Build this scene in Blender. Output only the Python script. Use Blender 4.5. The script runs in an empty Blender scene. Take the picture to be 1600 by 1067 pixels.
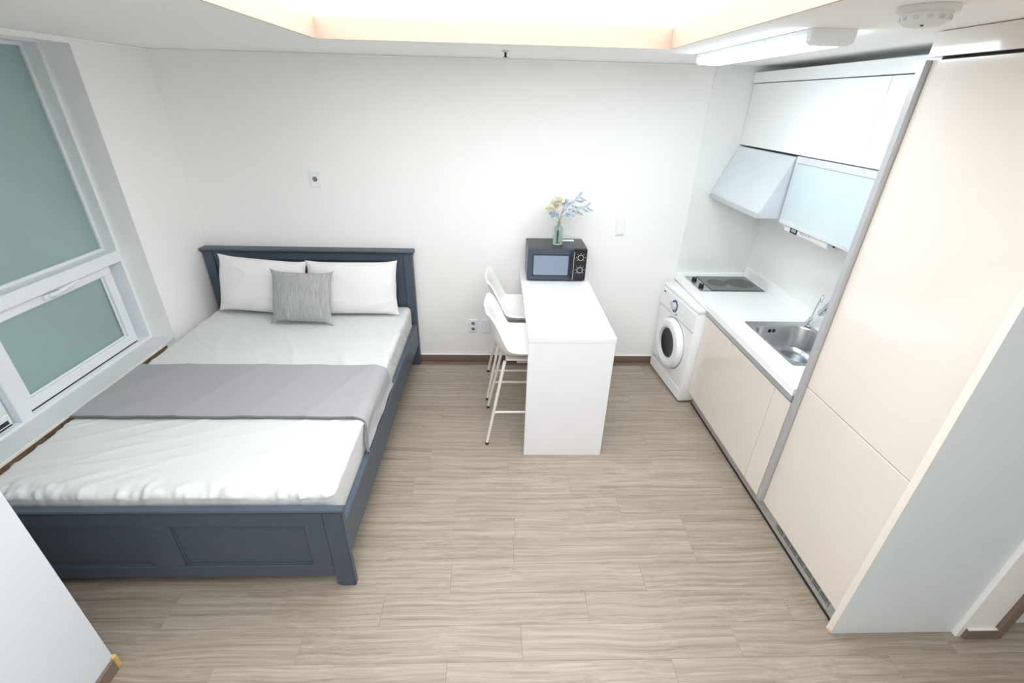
import bpy, bmesh, math, random
from mathutils import Vector, Matrix, noise
random.seed(7)
S = bpy.context.scene
COL = S.collection
PI = math.pi

# ---------------------------------------------------------------- camera
cam_d = bpy.data.cameras.new('camera')
cam_d.sensor_width = 36.0
cam_d.lens = 715.83 / 1600 * 36.0
cam_d.clip_start = 0.02
cam = bpy.data.objects.new('camera', cam_d)
COL.objects.link(cam)
Rv = Vector((0.9993342, -0.02811843, 0.023249))
Uv = Vector((-0.00744077, 0.46675862, 0.88435345))
Fv = Vector((0.0357183, 0.88393764, -0.46623863))
m = Matrix.Identity(4)
for i in range(3):
    m[i][0] = Rv[i]; m[i][1] = Uv[i]; m[i][2] = -Fv[i]
m[0][3], m[1][3], m[2][3] = -0.04694, -3.54112, 2.06009
cam.matrix_world = m
S.camera = cam

# ---------------------------------------------------------------- world, exposure
W = bpy.data.worlds.new('world'); S.world = W
W.use_nodes = True
bg = W.node_tree.nodes['Background']
bg.inputs[0].default_value = (0.62, 0.78, 0.80, 1)
bg.inputs[1].default_value = 0.9
S.view_settings.view_transform = 'Standard'
S.view_settings.look = 'None'
S.view_settings.gamma = 1.0
S.view_settings.use_curve_mapping = False
S.view_settings.exposure = 0.62
S.cycles.max_bounces = 14
S.cycles.diffuse_bounces = 8
S.cycles.glossy_bounces = 6
S.cycles.transmission_bounces = 8
S.cycles.caustics_reflective = False
S.cycles.caustics_refractive = False
PANEL_STRENGTH = 3.2        # luminous ceiling
KITCHEN_STRENGTH = 10.0      # kitchen tube fitting

# ---------------------------------------------------------------- materials
def srgb(r, g, b):
    f = lambda c: (c / 255 / 12.92) if c / 255 <= 0.04045 else ((c / 255 + 0.055) / 1.055) ** 2.4
    return (f(r), f(g), f(b), 1)

def mat(name, col, rough=0.5, metal=0.0, spec=0.5, bump=0.0, bscale=60.0, var=0.0, vscale=6.0, coat=0.0, trans=0.0, ior=1.45, stretch=None, emit=None, estr=0.0):
    M = bpy.data.materials.new(name); M.use_nodes = True
    nt = M.node_tree; N = nt.nodes; L = nt.links
    b = N['Principled BSDF']
    b.inputs['Base Color'].default_value = col
    b.inputs['Roughness'].default_value = rough
    b.inputs['Metallic'].default_value = metal
    b.inputs['Specular IOR Level'].default_value = spec
    b.inputs['Coat Weight'].default_value = coat
    b.inputs['Coat Roughness'].default_value = 0.06
    b.inputs['Transmission Weight'].default_value = trans
    b.inputs['IOR'].default_value = ior
    if emit:
        b.inputs['Emission Color'].default_value = emit
        b.inputs['Emission Strength'].default_value = estr
    if bump or var:
        tc = N.new('ShaderNodeTexCoord'); mp = N.new('ShaderNodeMapping')
        L.new(tc.outputs['Object'], mp.inputs['Vector'])
        if stretch: mp.inputs['Scale'].default_value = stretch
    if bump:
        n = N.new('ShaderNodeTexNoise'); n.inputs['Scale'].default_value = bscale; n.inputs['Detail'].default_value = 4
        L.new(mp.outputs['Vector'], n.inputs['Vector'])
        bp = N.new('ShaderNodeBump'); bp.inputs['Strength'].default_value = bump; bp.inputs['Distance'].default_value = 0.004
        L.new(n.outputs['Fac'], bp.inputs['Height']); L.new(bp.outputs['Normal'], b.inputs['Normal'])
    if var:
        n2 = N.new('ShaderNodeTexNoise'); n2.inputs['Scale'].default_value = vscale; n2.inputs['Detail'].default_value = 5
        L.new(mp.outputs['Vector'], n2.inputs['Vector'])
        r = N.new('ShaderNodeValToRGB')
        r.color_ramp.elements[0].position = 0.3; r.color_ramp.elements[1].position = 0.7
        r.color_ramp.elements[0].color = tuple(c * (1 - var) for c in col[:3]) + (1,)
        r.color_ramp.elements[1].color = tuple(min(1, c * (1 + var)) for c in col[:3]) + (1,)
        L.new(n2.outputs['Fac'], r.inputs['Fac']); L.new(r.outputs['Color'], b.inputs['Base Color'])
    return M

def wood_mat(name, stops, rough=0.38, spec=0.4, sx=1.6, sy=26.0):
    M = bpy.data.materials.new(name); M.use_nodes = True
    nt = M.node_tree; N = nt.nodes; L = nt.links
    b = N['Principled BSDF']
    b.inputs['Roughness'].default_value = rough
    b.inputs['Specular IOR Level'].default_value = spec
    tc = N.new('ShaderNodeTexCoord'); oi = N.new('ShaderNodeObjectInfo')
    cmb = N.new('ShaderNodeCombineXYZ')
    mul = N.new('ShaderNodeMath'); mul.operation = 'MULTIPLY'; mul.inputs[1].default_value = 37.0
    L.new(oi.outputs['Random'], mul.inputs[0])
    for k in range(3): L.new(mul.outputs[0], cmb.inputs[k])
    add = N.new('ShaderNodeVectorMath'); add.operation = 'ADD'
    L.new(tc.outputs['Object'], add.inputs[0]); L.new(cmb.outputs[0], add.inputs[1])
    # slow warp so the grain wanders like cathedral figure
    wn = N.new('ShaderNodeTexNoise'); wn.inputs['Scale'].default_value = 2.2; wn.inputs['Detail'].default_value = 1
    L.new(add.outputs[0], wn.inputs['Vector'])
    sc = N.new('ShaderNodeVectorMath'); sc.operation = 'SCALE'; sc.inputs['Scale'].default_value = 0.05
    L.new(wn.outputs['Color'], sc.inputs[0])
    add2 = N.new('ShaderNodeVectorMath'); add2.operation = 'ADD'
    L.new(add.outputs[0], add2.inputs[0]); L.new(sc.outputs[0], add2.inputs[1])
    mp = N.new('ShaderNodeMapping'); mp.inputs['Scale'].default_value = (sx, sy, sy)
    L.new(add2.outputs[0], mp.inputs['Vector'])
    n1 = N.new('ShaderNodeTexNoise'); n1.inputs['Scale'].default_value = 1.0; n1.inputs['Detail'].default_value = 7; n1.inputs['Roughness'].default_value = 0.62
    L.new(mp.outputs[0], n1.inputs['Vector'])
    mp2 = N.new('ShaderNodeMapping'); mp2.inputs['Scale'].default_value = (sx * 3, sy * 7, sy * 7)
    L.new(add2.outputs[0], mp2.inputs['Vector'])
    n2 = N.new('ShaderNodeTexNoise'); n2.inputs['Scale'].default_value = 1.0; n2.inputs['Detail'].default_value = 3
    L.new(mp2.outputs[0], n2.inputs['Vector'])
    mx = N.new('ShaderNodeMix'); mx.data_type = 'FLOAT'; mx.inputs['Factor'].default_value = 0.35
    L.new(n1.outputs['Fac'], mx.inputs['A']); L.new(n2.outputs['Fac'], mx.inputs['B'])
    # board to board tone
    mr = N.new('ShaderNodeMapRange'); mr.inputs['To Min'].default_value = -0.022; mr.inputs['To Max'].default_value = 0.022
    L.new(oi.outputs['Random'], mr.inputs['Value'])
    ad = N.new('ShaderNodeMath'); ad.operation = 'ADD'
    L.new(mx.outputs['Result'], ad.inputs[0]); L.new(mr.outputs['Result'], ad.inputs[1])
    cr = N.new('ShaderNodeValToRGB'); e = cr.color_ramp.elements
    e[0].position = stops[0][0]; e[0].color = stops[0][1]
    e[1].position = stops[-1][0]; e[1].color = stops[-1][1]
    for p, c in stops[1:-1]:
        q = e.new(p); q.color = c
    L.new(ad.outputs[0], cr.inputs['Fac']); L.new(cr.outputs['Color'], b.inputs['Base Color'])
    bp = N.new('ShaderNodeBump'); bp.inputs['Strength'].default_value = 0.12; bp.inputs['Distance'].default_value = 0.002
    L.new(mx.outputs['Result'], bp.inputs['Height']); L.new(bp.outputs['Normal'], b.inputs['Normal'])
    return M

def emis(name, col, strength):
    M = bpy.data.materials.new(name); M.use_nodes = True
    nt = M.node_tree; nt.nodes.remove(nt.nodes['Principled BSDF'])
    e = nt.nodes.new('ShaderNodeEmission'); e.inputs[0].default_value = col; e.inputs[1].default_value = strength
    nt.links.new(e.outputs[0], nt.nodes['Material Output'].inputs[0])
    return M

M = {}
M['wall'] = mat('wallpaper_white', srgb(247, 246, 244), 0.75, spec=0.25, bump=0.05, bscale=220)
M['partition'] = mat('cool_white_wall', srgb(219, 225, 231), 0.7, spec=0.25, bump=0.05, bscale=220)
M['ceil'] = mat('ceiling_paint', srgb(248, 247, 244), 0.8, spec=0.2, bump=0.04, bscale=200)
M['peach'] = mat('cove_lip_warm_glow', srgb(190, 167, 150), 0.6, spec=0.3, bump=0.03, bscale=150)  # warm LED glow on the tray lip, put into its base colour
M['base'] = mat('baseboard_brown', srgb(128, 108, 97), 0.45, var=0.08, vscale=9, stretch=(1, 8, 8))
M['caulk'] = mat('white_caulk', srgb(240, 238, 232), 0.6, var=0.02)
M['brownwood'] = wood_mat('brown_wood', [(0.3, srgb(88, 68, 54)), (0.7, srgb(150, 124, 98))], 0.5)
M['floor'] = wood_mat('oak_vinyl', [(0.30, srgb(122, 108, 94)), (0.44, srgb(152, 139, 124)), (0.56, srgb(169, 157, 143)), (0.74, srgb(190, 180, 168))], 0.36, 0.5, 0.9, 62.0)
M['slab'] = mat('floor_slab', srgb(128, 112, 98), 0.8, var=0.1)
M['upvc'] = mat('white_upvc', srgb(238, 241, 244), 0.35, var=0.015)
M['sill'] = mat('window_sill_white', srgb(222, 224, 226), 0.45, var=0.02)
M['gasket'] = mat('black_gasket', srgb(50, 52, 54), 0.6, var=0.1)
M['frost'] = mat('frosted_teal_glass', srgb(176, 199, 195), 0.42, spec=0.5, trans=0.35, var=0.06, vscale=1.3)
M['bluegrey'] = mat('blue_grey_paint', srgb(78, 89, 101), 0.42, spec=0.45, bump=0.04, bscale=90, var=0.05, vscale=14, stretch=(1, 1, 5))
M['sheet'] = mat('white_cotton', srgb(219, 220, 220), 0.85, spec=0.15, bump=0.06, bscale=380, var=0.01)
M['pillow'] = mat('white_pillowcase', srgb(236, 235, 234), 0.88, spec=0.15, bump=0.06, bscale=380, var=0.01)
M['greylin'] = mat('grey_linen', srgb(176, 176, 177), 0.9, spec=0.1, bump=0.35, bscale=500, var=0.22, vscale=22, stretch=(9, 0.4, 0.7))
M['runner'] = mat('grey_runner', srgb(170, 169, 172), 0.92, spec=0.1, bump=0.3, bscale=420, var=0.05, vscale=160)
M['hem'] = mat('grey_hem', srgb(120, 119, 124), 0.92, spec=0.1, bump=0.3, bscale=420, var=0.05)
M['whitelam'] = mat('white_laminate', srgb(240, 241, 246), 0.42, var=0.01)
M['shell'] = mat('white_plastic', srgb(240, 240, 236), 0.4, var=0.01)
M['leg'] = mat('white_powder_coat', srgb(236, 230, 226), 0.4, var=0.02)
M['rubber'] = mat('black_rubber', srgb(36, 36, 38), 0.6, var=0.1)
M['mwbody'] = mat('dark_microwave_paint', srgb(50, 52, 57), 0.3, var=0.08, vscale=20, bump=0.05, bscale=200)
M['mwdoor'] = mat('microwave_door', srgb(62, 70, 84), 0.25, var=0.05, vscale=8)
M['mwglass'] = mat('microwave_window', srgb(122, 134, 152), 0.14, var=0.08, vscale=6, coat=0.6)
M['silver'] = mat('silver_trim', srgb(205, 208, 212), 0.28, metal=0.85, var=0.03)
M['paper'] = mat('white_paper', srgb(240, 242, 245), 0.7, var=0.01)
M['greenglass'] = mat('green_glass', srgb(222, 240, 228), 0.03, trans=1.0, ior=1.45, var=0.02)
M['stem'] = mat('flower_stem', srgb(138, 140, 112), 0.6, var=0.15, vscale=40)
M['cream_petal'] = mat('cream_petal', srgb(246, 242, 228), 0.7, var=0.05, vscale=40)
M['blue_petal'] = mat('pale_blue_petal', srgb(208, 219, 230), 0.7, var=0.1, vscale=40)
M['dusty_leaf'] = mat('dusty_blue_leaf', srgb(190, 199, 208), 0.6, var=0.2, vscale=30)
M['cream'] = mat('glossy_cream_door', srgb(228, 219, 210), 0.14, spec=0.5, coat=0.5, var=0.012, vscale=2)
M['creamedge'] = mat('cream_edge', srgb(236, 229, 219), 0.4, var=0.02)
M['whitegloss'] = mat('glossy_white_door', srgb(244, 245, 245), 0.16, coat=0.4, var=0.008, vscale=2)
M['sidepanel'] = mat('pale_grey_panel', srgb(229, 239, 243), 0.5, spec=0.35, var=0.01)
M['alu'] = mat('brushed_aluminium', srgb(192, 193, 195), 0.38, metal=0.45, bump=0.05, bscale=120, var=0.04, stretch=(1, 1, 0.05))
M['plinth'] = mat('grey_plinth', srgb(176, 174, 169), 0.45, metal=0.1, var=0.04)
M['solid'] = mat('white_solid_surface', srgb(246, 247, 248), 0.25, var=0.008, coat=0.2)
M['splash'] = mat('gloss_splashback', srgb(238, 240, 238), 0.16, var=0.008, coat=0.4)
M['steel'] = mat('brushed_steel', srgb(190, 192, 194), 0.27, metal=1.0, bump=0.05, bscale=160, var=0.04, stretch=(1, 12, 12))
M['hood'] = mat('pale_silver_hood', srgb(220, 226, 231), 0.36, metal=0.35, var=0.04, vscale=4)
M['chrome'] = mat('chrome', srgb(225, 228, 232), 0.08, metal=1.0, var=0.02)
M['ceramic'] = mat('dark_ceramic_glass', srgb(84, 88, 88), 0.16, var=0.12, vscale=14, coat=0.5)
M['ring'] = mat('burner_ring', srgb(128, 130, 128), 0.4, var=0.05)
M['ringdark'] = mat('burner_disc', srgb(64, 68, 68), 0.25, var=0.1, vscale=30)
M['black'] = mat('black_plastic', srgb(26, 27, 29), 0.35, var=0.1)
M['washer'] = mat('washer_enamel', srgb(240, 241, 242), 0.3, var=0.01)
M['washgrey'] = mat('washer_grey', srgb(206, 209, 211), 0.4, var=0.02)
M['washglass'] = mat('washer_door_glass', srgb(26, 29, 33), 0.12, spec=0.25, var=0.3, vscale=9)
M['navy'] = mat('navy_dial', srgb(62, 84, 124), 0.35, var=0.05)
M['glassdoor'] = mat('frosted_white_glass', srgb(214, 229, 232), 0.3, trans=0.1, var=0.02, coat=0.3)
M['alulight'] = mat('light_aluminium_frame', srgb(224, 228, 233), 0.35, metal=0.4, var=0.02)
M['lcd'] = mat('grey_lcd', srgb(170, 178, 180), 0.2, var=0.05)
M['detector'] = mat('detector_plastic', srgb(228, 229, 225), 0.5, var=0.02)
M['tan'] = mat('bare_tan_foam', srgb(206, 176, 118), 0.8, var=0.2, vscale=60, bump=0.3, bscale=200)
M['doorwhite'] = mat('white_door', srgb(222, 227, 232), 0.5, var=0.01)
M['panel_light'] = emis('luminous_ceiling', (0.955, 0.98, 1.0, 1), PANEL_STRENGTH)
M['tube_light'] = emis('tube_diffuser', (0.78, 0.92, 1.0, 1), KITCHEN_STRENGTH)

# ---------------------------------------------------------------- mesh helpers
def B(): return bmesh.new()

def box(bm, x0, x1, y0, y1, z0, z1, bev=0.0, seg=1):
    x0, x1 = min(x0, x1), max(x0, x1); y0, y1 = min(y0, y1), max(y0, y1); z0, z1 = min(z0, z1), max(z0, z1)
    t = bmesh.new()
    v = [t.verts.new((x, y, z)) for z in (z0, z1) for y in (y0, y1) for x in (x0, x1)]
    for f in ((0, 2, 3, 1), (4, 5, 7, 6), (0, 1, 5, 4), (2, 6, 7, 3), (0, 4, 6, 2), (1, 3, 7, 5)):
        t.faces.new([v[i] for i in f])
    if bev:
        bmesh.ops.bevel(t, geom=t.edges[:], offset=bev, segments=seg, affect='EDGES', profile=0.5)
    join(bm, t)
    return bm

def join(bm, t):
    me = bpy.data.meshes.new('tmp'); t.to_mesh(me); t.free()
    bm.from_mesh(me); bpy.data.meshes.remove(me)

def prism(bm, pts, axis, a, b, bev=0.0):
    """pts: 2-D outline, extruded along axis from a to b."""
    t = bmesh.new()
    def P(u, v, w): return {'x': (w, u, v), 'y': (u, w, v), 'z': (u, v, w)}[axis]
    A = [t.verts.new(P(u, v, a)) for u, v in pts]; C = [t.verts.new(P(u, v, b)) for u, v in pts]
    t.faces.new(A); t.faces.new(C[::-1])
    n = len(pts)
    for i in range(n): t.faces.new((A[i], C[i], C[(i + 1) % n], A[(i + 1) % n]))
    bmesh.ops.recalc_face_normals(t, faces=t.faces[:])
    if bev: bmesh.ops.bevel(t, geom=t.edges[:], offset=bev, segments=2, affect='EDGES')
    join(bm, t)
    return bm

def lathe(bm, prof, c=(0, 0, 0), axis='z', n=32, ring=False):
    """prof: list of (radius, height) along axis."""
    t = bmesh.new(); rings = []
    if ring: prof = list(prof) + [prof[0]]
    for r, h in prof:
        ring = []
        for k in range(n if r > 1e-6 else 1):
            a = 2 * PI * k / n; u, v = r * math.cos(a), r * math.sin(a)
            p = {'z': (u, v, h), 'x': (h, u, v), 'y': (u, h, v)}[axis]
            ring.append(t.verts.new((p[0] + c[0], p[1] + c[1], p[2] + c[2])))
        rings.append(ring)
    for a, b in zip(rings, rings[1:]):
        for k in range(n):
            q = [a[k % len(a)], a[(k + 1) % len(a)], b[(k + 1) % len(b)], b[k % len(b)]]
            q = list(dict.fromkeys(q))
            if len(q) > 2: t.faces.new(q)
    if ring: bmesh.ops.remove_doubles(t, verts=t.verts[:], dist=1e-6)
    if not ring and len(rings[0]) > 1: t.faces.new(rings[0][::-1])
    if not ring and len(rings[-1]) > 1: t.faces.new(rings[-1])
    bmesh.ops.recalc_face_normals(t, faces=t.faces[:])
    join(bm, t)
    return bm

def tube(bm, pts, r, n=12, taper=None):
    t = bmesh.new(); pts = [Vector(p) for p in pts]; rings = []
    up = Vector((0.3, 0.5, 0.81)).normalized()
    for i, p in enumerate(pts):
        d = (pts[min(i + 1, len(pts) - 1)] - pts[max(i - 1, 0)]).normalized()
        a = d.cross(up)
        if a.length < 1e-3: a = d.cross(Vector((1, 0, 0)))
        a.normalize(); b = d.cross(a)
        rr = r if taper is None else taper[i]
        rings.append([t.verts.new(p + (a * math.cos(2 * PI * k / n) + b * math.sin(2 * PI * k / n)) * rr) for k in range(n)])
    for A, C in zip(rings, rings[1:]):
        for k in range(n): t.faces.new((A[k], A[(k + 1) % n], C[(k + 1) % n], C[k]))
    t.faces.new(rings[0][::-1]); t.faces.new(rings[-1])
    bmesh.ops.recalc_face_normals(t, faces=t.faces[:])
    join(bm, t)
    return bm

def smooth_path(pts, n=8):
    pts = [Vector(p) for p in pts]; out = []
    for i in range(len(pts) - 1):
        p0 = pts[max(i - 1, 0)]; p1 = pts[i]; p2 = pts[i + 1]; p3 = pts[min(i + 2, len(pts) - 1)]
        for k in range(n):
            t = k / n
            out.append(0.5 * ((2 * p1) + (p2 - p0) * t + (2 * p0 - 5 * p1 + 4 * p2 - p3) * t * t + (3 * p1 - p0 - 3 * p2 + p3) * t ** 3))
    out.append(pts[-1])
    return out

WL = {}     # world location of every object that may become a parent (none is rotated while building)
def link(o, parent=None, at=None):
    COL.objects.link(o)
    at = Vector(at if at is not None else (0, 0, 0))
    WL[o.name] = at
    if parent is not None:
        o.parent = parent; o.location = at - WL[parent.name]
    else:
        o.location = at
    return o

def obj(name, bm, material, parent=None, smooth=False, angle=40):
    bm.verts.ensure_lookup_table()
    lo = [min(v.co[i] for v in bm.verts) for i in range(3)]; hi = [max(v.co[i] for v in bm.verts) for i in range(3)]
    c = Vector([(lo[i] + hi[i]) / 2 for i in range(3)])
    if parent is None: c.z = lo[2]
    bmesh.ops.translate(bm, verts=bm.verts[:], vec=-c)
    me = bpy.data.meshes.new(name); bm.to_mesh(me); bm.free()
    me.materials.append(M[material])
    if smooth:
        for p in me.polygons: p.use_smooth = True
        try: me.set_sharp_from_angle(angle=math.radians(angle))
        except Exception: pass
    o = bpy.data.objects.new(name, me)
    return link(o, parent, c)

def tag(o, label, cat, group=None):
    o['label'] = label; o['category'] = cat
    if group: o['group'] = group
    return o

def thing(name, label, cat, loc, group=None):
    o = bpy.data.objects.new(name, None); o.empty_display_size = 0.1
    link(o, None, loc)
    return tag(o, label, cat, group)

def struct(name, bm, material, parent=None, label=None, smooth=False):
    o = obj(name, bm, material, parent, smooth)
    if parent is None: o['kind'] = 'structure'
    if label: o['label'] = label
    return o

def dup(root, loc, label=None):
    r = root.copy(); COL.objects.link(r); r.location = loc
    if label: r['label'] = label
    for ch in list(root.children):
        c = ch.copy(); COL.objects.link(c); c.parent = r
        for g in list(ch.children):
            d = g.copy(); COL.objects.link(d); d.parent = c
    return r

def bx(*a, **k): return box(B(), *a, **k)

def rounded_box(x0, x1, y0, y1, z0, z1, r, step, disp=None, arc=4):
    """closed rounded box on a fine grid, disp(p, n) -> signed offset along the normal."""
    def axis_pts(a, b):
        n = max(2, int((b - a - 2 * r) / step)); mid = [a + r + (b - a - 2 * r) * i / n for i in range(n + 1)]
        lo = [a + r - r * math.tan(PI / 4 * (1 - i / arc)) for i in range(arc)]
        hi = [b - r + r * math.tan(PI / 4 * ((i + 1) / arc)) for i in range(arc)]
        return lo + mid + hi
    X, Y, Z = axis_pts(x0, x1), axis_pts(y0, y1), axis_pts(z0, z1)
    t = bmesh.new(); cache = {}
    def V(x, y, z):
        k = (round(x, 6), round(y, 6), round(z, 6))
        if k not in cache:
            p = Vector((x, y, z)); q = Vector((min(max(x, x0 + r), x1 - r), min(max(y, y0 + r), y1 - r), min(max(z, z0 + r), z1 - r)))
            d = p - q; nn = d.normalized() if d.length > 1e-9 else Vector((0, 0, 1))
            pp = q + nn * r
            if disp: pp = pp + nn * disp(pp, nn)
            cache[k] = t.verts.new(pp)
        return cache[k]
    def face(A, C, f):
        for a0, a1 in zip(A, A[1:]):
            for c0, c1 in zip(C, C[1:]):
                t.faces.new((V(*f(a0, c0)), V(*f(a1, c0)), V(*f(a1, c1)), V(*f(a0, c1))))
    for z in (z0, z1): face(X, Y, lambda a, c: (a, c, z))
    for y in (y0, y1): face(X, Z, lambda a, c: (a, y, c))
    for x in (x0, x1): face(Y, Z, lambda a, c: (x, a, c))
    bmesh.ops.recalc_face_normals(t, faces=t.faces[:])
    return t

# ================================================================ SETTING
XL, XR, YN, H = -2.30, 2.00, -5.0, 2.30
XE = 3.3                                   # far side of the entry, behind the kitchen wall's end
fl = struct('floor', bx(XL - 0.02, XE, YN, 0.0, -0.05, -0.004), 'slab')
# planks, 0.15 m wide, running across the room; joints where the photograph shows them
known = {-1.58: -0.268, -1.88: 0.053, -2.03: -0.253, -2.18: 0.384, -2.33: 0.075, -2.48: 0.70}
row = 0
y = -1.58 + 0.15 * 10
LEN = 0.937
while y > YN:
    ya, yb = min(y, -0.002), max(y - 0.15, YN)
    off = None
    for k, v in known.items():
        if abs(k - y) < 0.02: off = v
    if off is None: off = random.uniform(0, LEN)
    if ya - yb > 0.01:
        start = off - LEN * math.ceil((off - (XL - 0.0)) / LEN)
        # only the entry side lies beyond x = 2 and only in front of the kitchen
        xmax = 2.0 if y - 0.15 > -2.42 else XE
        x = start
        while x < xmax:
            a, b = max(x, XL), min(x + LEN, xmax)
            if b - a > 0.02:
                g = 0.0003
                obj('plank', bx(a + g, b - g, yb + g, ya - g, -0.004, 0.0, bev=0.0004), 'floor', fl)
            x += LEN
    y -= 0.15
    y = round(y, 4)

struct('wall_back', bx(XL - 0.3, XE, 0.0, 0.15, -0.05, 2.6), 'wall')
# left wall: pier by the headboard and the low wall under the window
SILL = 0.535; YW = -0.613; YP = -2.47
t = B(); box(t, XL - 0.35, XL, YW, 0.0, -0.05, 2.6); box(t, XL - 0.35, XL, YP - 0.3, YW, -0.05, SILL - 0.03)
struct('wall_left', t, 'wall')
# partition that ends in front of the bed's foot
XPN = -1.56
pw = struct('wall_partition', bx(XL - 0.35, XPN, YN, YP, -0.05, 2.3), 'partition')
struct('baseboard_partition', bx(XPN, XPN + 0.012, YN, YP - 0.012, 0.0, 0.065, bev=0.002), 'base')
t = B(); box(t, XPN - 0.006, XPN + 0.013, YP - 0.012, YP + 0.008, 0.002, 0.074, bev=0.004)
obj('corner_filler', t, 'tan', pw)
struct('wall_front', bx(XL - 0.3, XE + 0.15, YN - 0.15, YN, -0.05, 2.6), 'wall')
struct('wall_right', bx(XR, 2.15, -2.41, 0.0, -0.05, 2.3), 'wall')
struct('wall_entry', bx(XE, XE + 0.15, YN, -2.3, -0.05, 2.3), 'wall')
# entry door behind the end of the kitchen wall
struct('trim_1', bx(2.152, 2.197, -2.425, -2.30, 0.0, 2.1, bev=0.003), 'base')
d1 = struct('door_1', bx(2.20, 3.05, -2.36, -2.32, 0.006, 2.1, bev=0.003), 'doorwhite')
t = tube(B(), [(2.28, -2.36, 1.0), (2.28, -2.41, 1.0), (2.39, -2.41, 1.0)], 0.010); obj('door_handle', t, 'silver', d1, True)
struct('wall_entry_back', bx(3.06, XE, -2.42, -2.30, -0.05, 2.3), 'wall')
struct('trim_2', bx(2.152, 3.06, -2.42, -2.30, 2.105, 2.3), 'wall')
bb = struct('baseboard_right', bx(2.022, 2.152, -2.424, -2.411, 0.0, 0.062, bev=0.002), 'base')
obj('caulk_line', bx(2.022, 2.152, -2.4225, -2.411, 0.062, 0.066), 'caulk', bb)
bb = struct('baseboard_back', bx(XL + 0.01, 1.40, -0.012, -0.0005, 0.0, 0.060, bev=0.002), 'base')
obj('caulk_line', bx(XL + 0.01, 1.40, -0.0125, -0.0005, 0.060, 0.066), 'caulk', bb)

# ceiling with its recessed luminous tray
CX0, CX1, CY0, CY1 = -0.925, 0.81, -0.89, -4.3
t = B()
box(t, XL - 0.3, CX0, YN, 0.0, 2.30, 2.385); box(t, CX1, XE, YN, 0.0, 2.30, 2.385)
box(t, CX0, CX1, CY0, 0.0, 2.30, 2.385); box(t, CX0, CX1, YN, CY1, 2.30, 2.385)
ce = struct('ceiling', t, 'ceil')
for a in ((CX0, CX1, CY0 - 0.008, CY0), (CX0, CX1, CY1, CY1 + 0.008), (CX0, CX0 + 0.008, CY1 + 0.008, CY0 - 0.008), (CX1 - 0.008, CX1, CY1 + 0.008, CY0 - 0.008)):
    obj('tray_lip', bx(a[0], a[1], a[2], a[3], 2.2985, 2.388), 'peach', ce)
g = 0.14
t = B()
box(t, CX0 - g - .02, CX0 - g, CY1 - g, CY0 + g, 2.385, 2.55); box(t, CX1 + g, CX1 + g + .02, CY1 - g, CY0 + g, 2.385, 2.55)
box(t, CX0 - g - .02, CX1 + g + .02, CY0 + g, CY0 + g + .02, 2.385, 2.55); box(t, CX0 - g - .02, CX1 + g + .02, CY1 - g - .02, CY1 - g, 2.385, 2.55)
box(t, CX0 - g - .02, CX1 + g + .02, CY1 - g - .02, CY0 + g + .02, 2.55, 2.57)
struct('ceiling_tray', t, 'ceil')
lp = thing('luminous_ceiling_panel', 'glowing white light panel filling the recessed ceiling tray', 'light', ((CX0 + CX1) / 2, (CY0 + CY1) / 2, 2.50))
obj('diffuser', bx(CX0 - 0.125, CX1 + 0.125, CY1 - 0.125, CY0 + 0.125, 2.470, 2.474), 'panel_light', lp)
t = B()
for a in ((CX0 - .135, CX1 + .135, CY0 + .115, CY0 + .135), (CX0 - .135, CX1 + .135, CY1 - .135, CY1 - .115), (CX0 - .135, CX0 - .115, CY1 - .115, CY0 + .115), (CX1 + .115, CX1 + .135, CY1 - .115, CY0 + .115)):
    box(t, *a, 2.475, 2.549)
obj('frame', t, 'upvc', lp)

for nm, q in (('trim_6', (XL, 1.42, -0.010, 0.0)), ('trim_7', (XL, XL + 0.010, YW, -0.010))):
    struct(nm, bx(*q, 2.284, 2.2995, bev=0.003), 'ceil')
struct('trim_8', bx(XL - 0.012, XL + 0.010, -2.469, YW, 2.270, 2.2995, bev=0.004), 'ceil')

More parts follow.
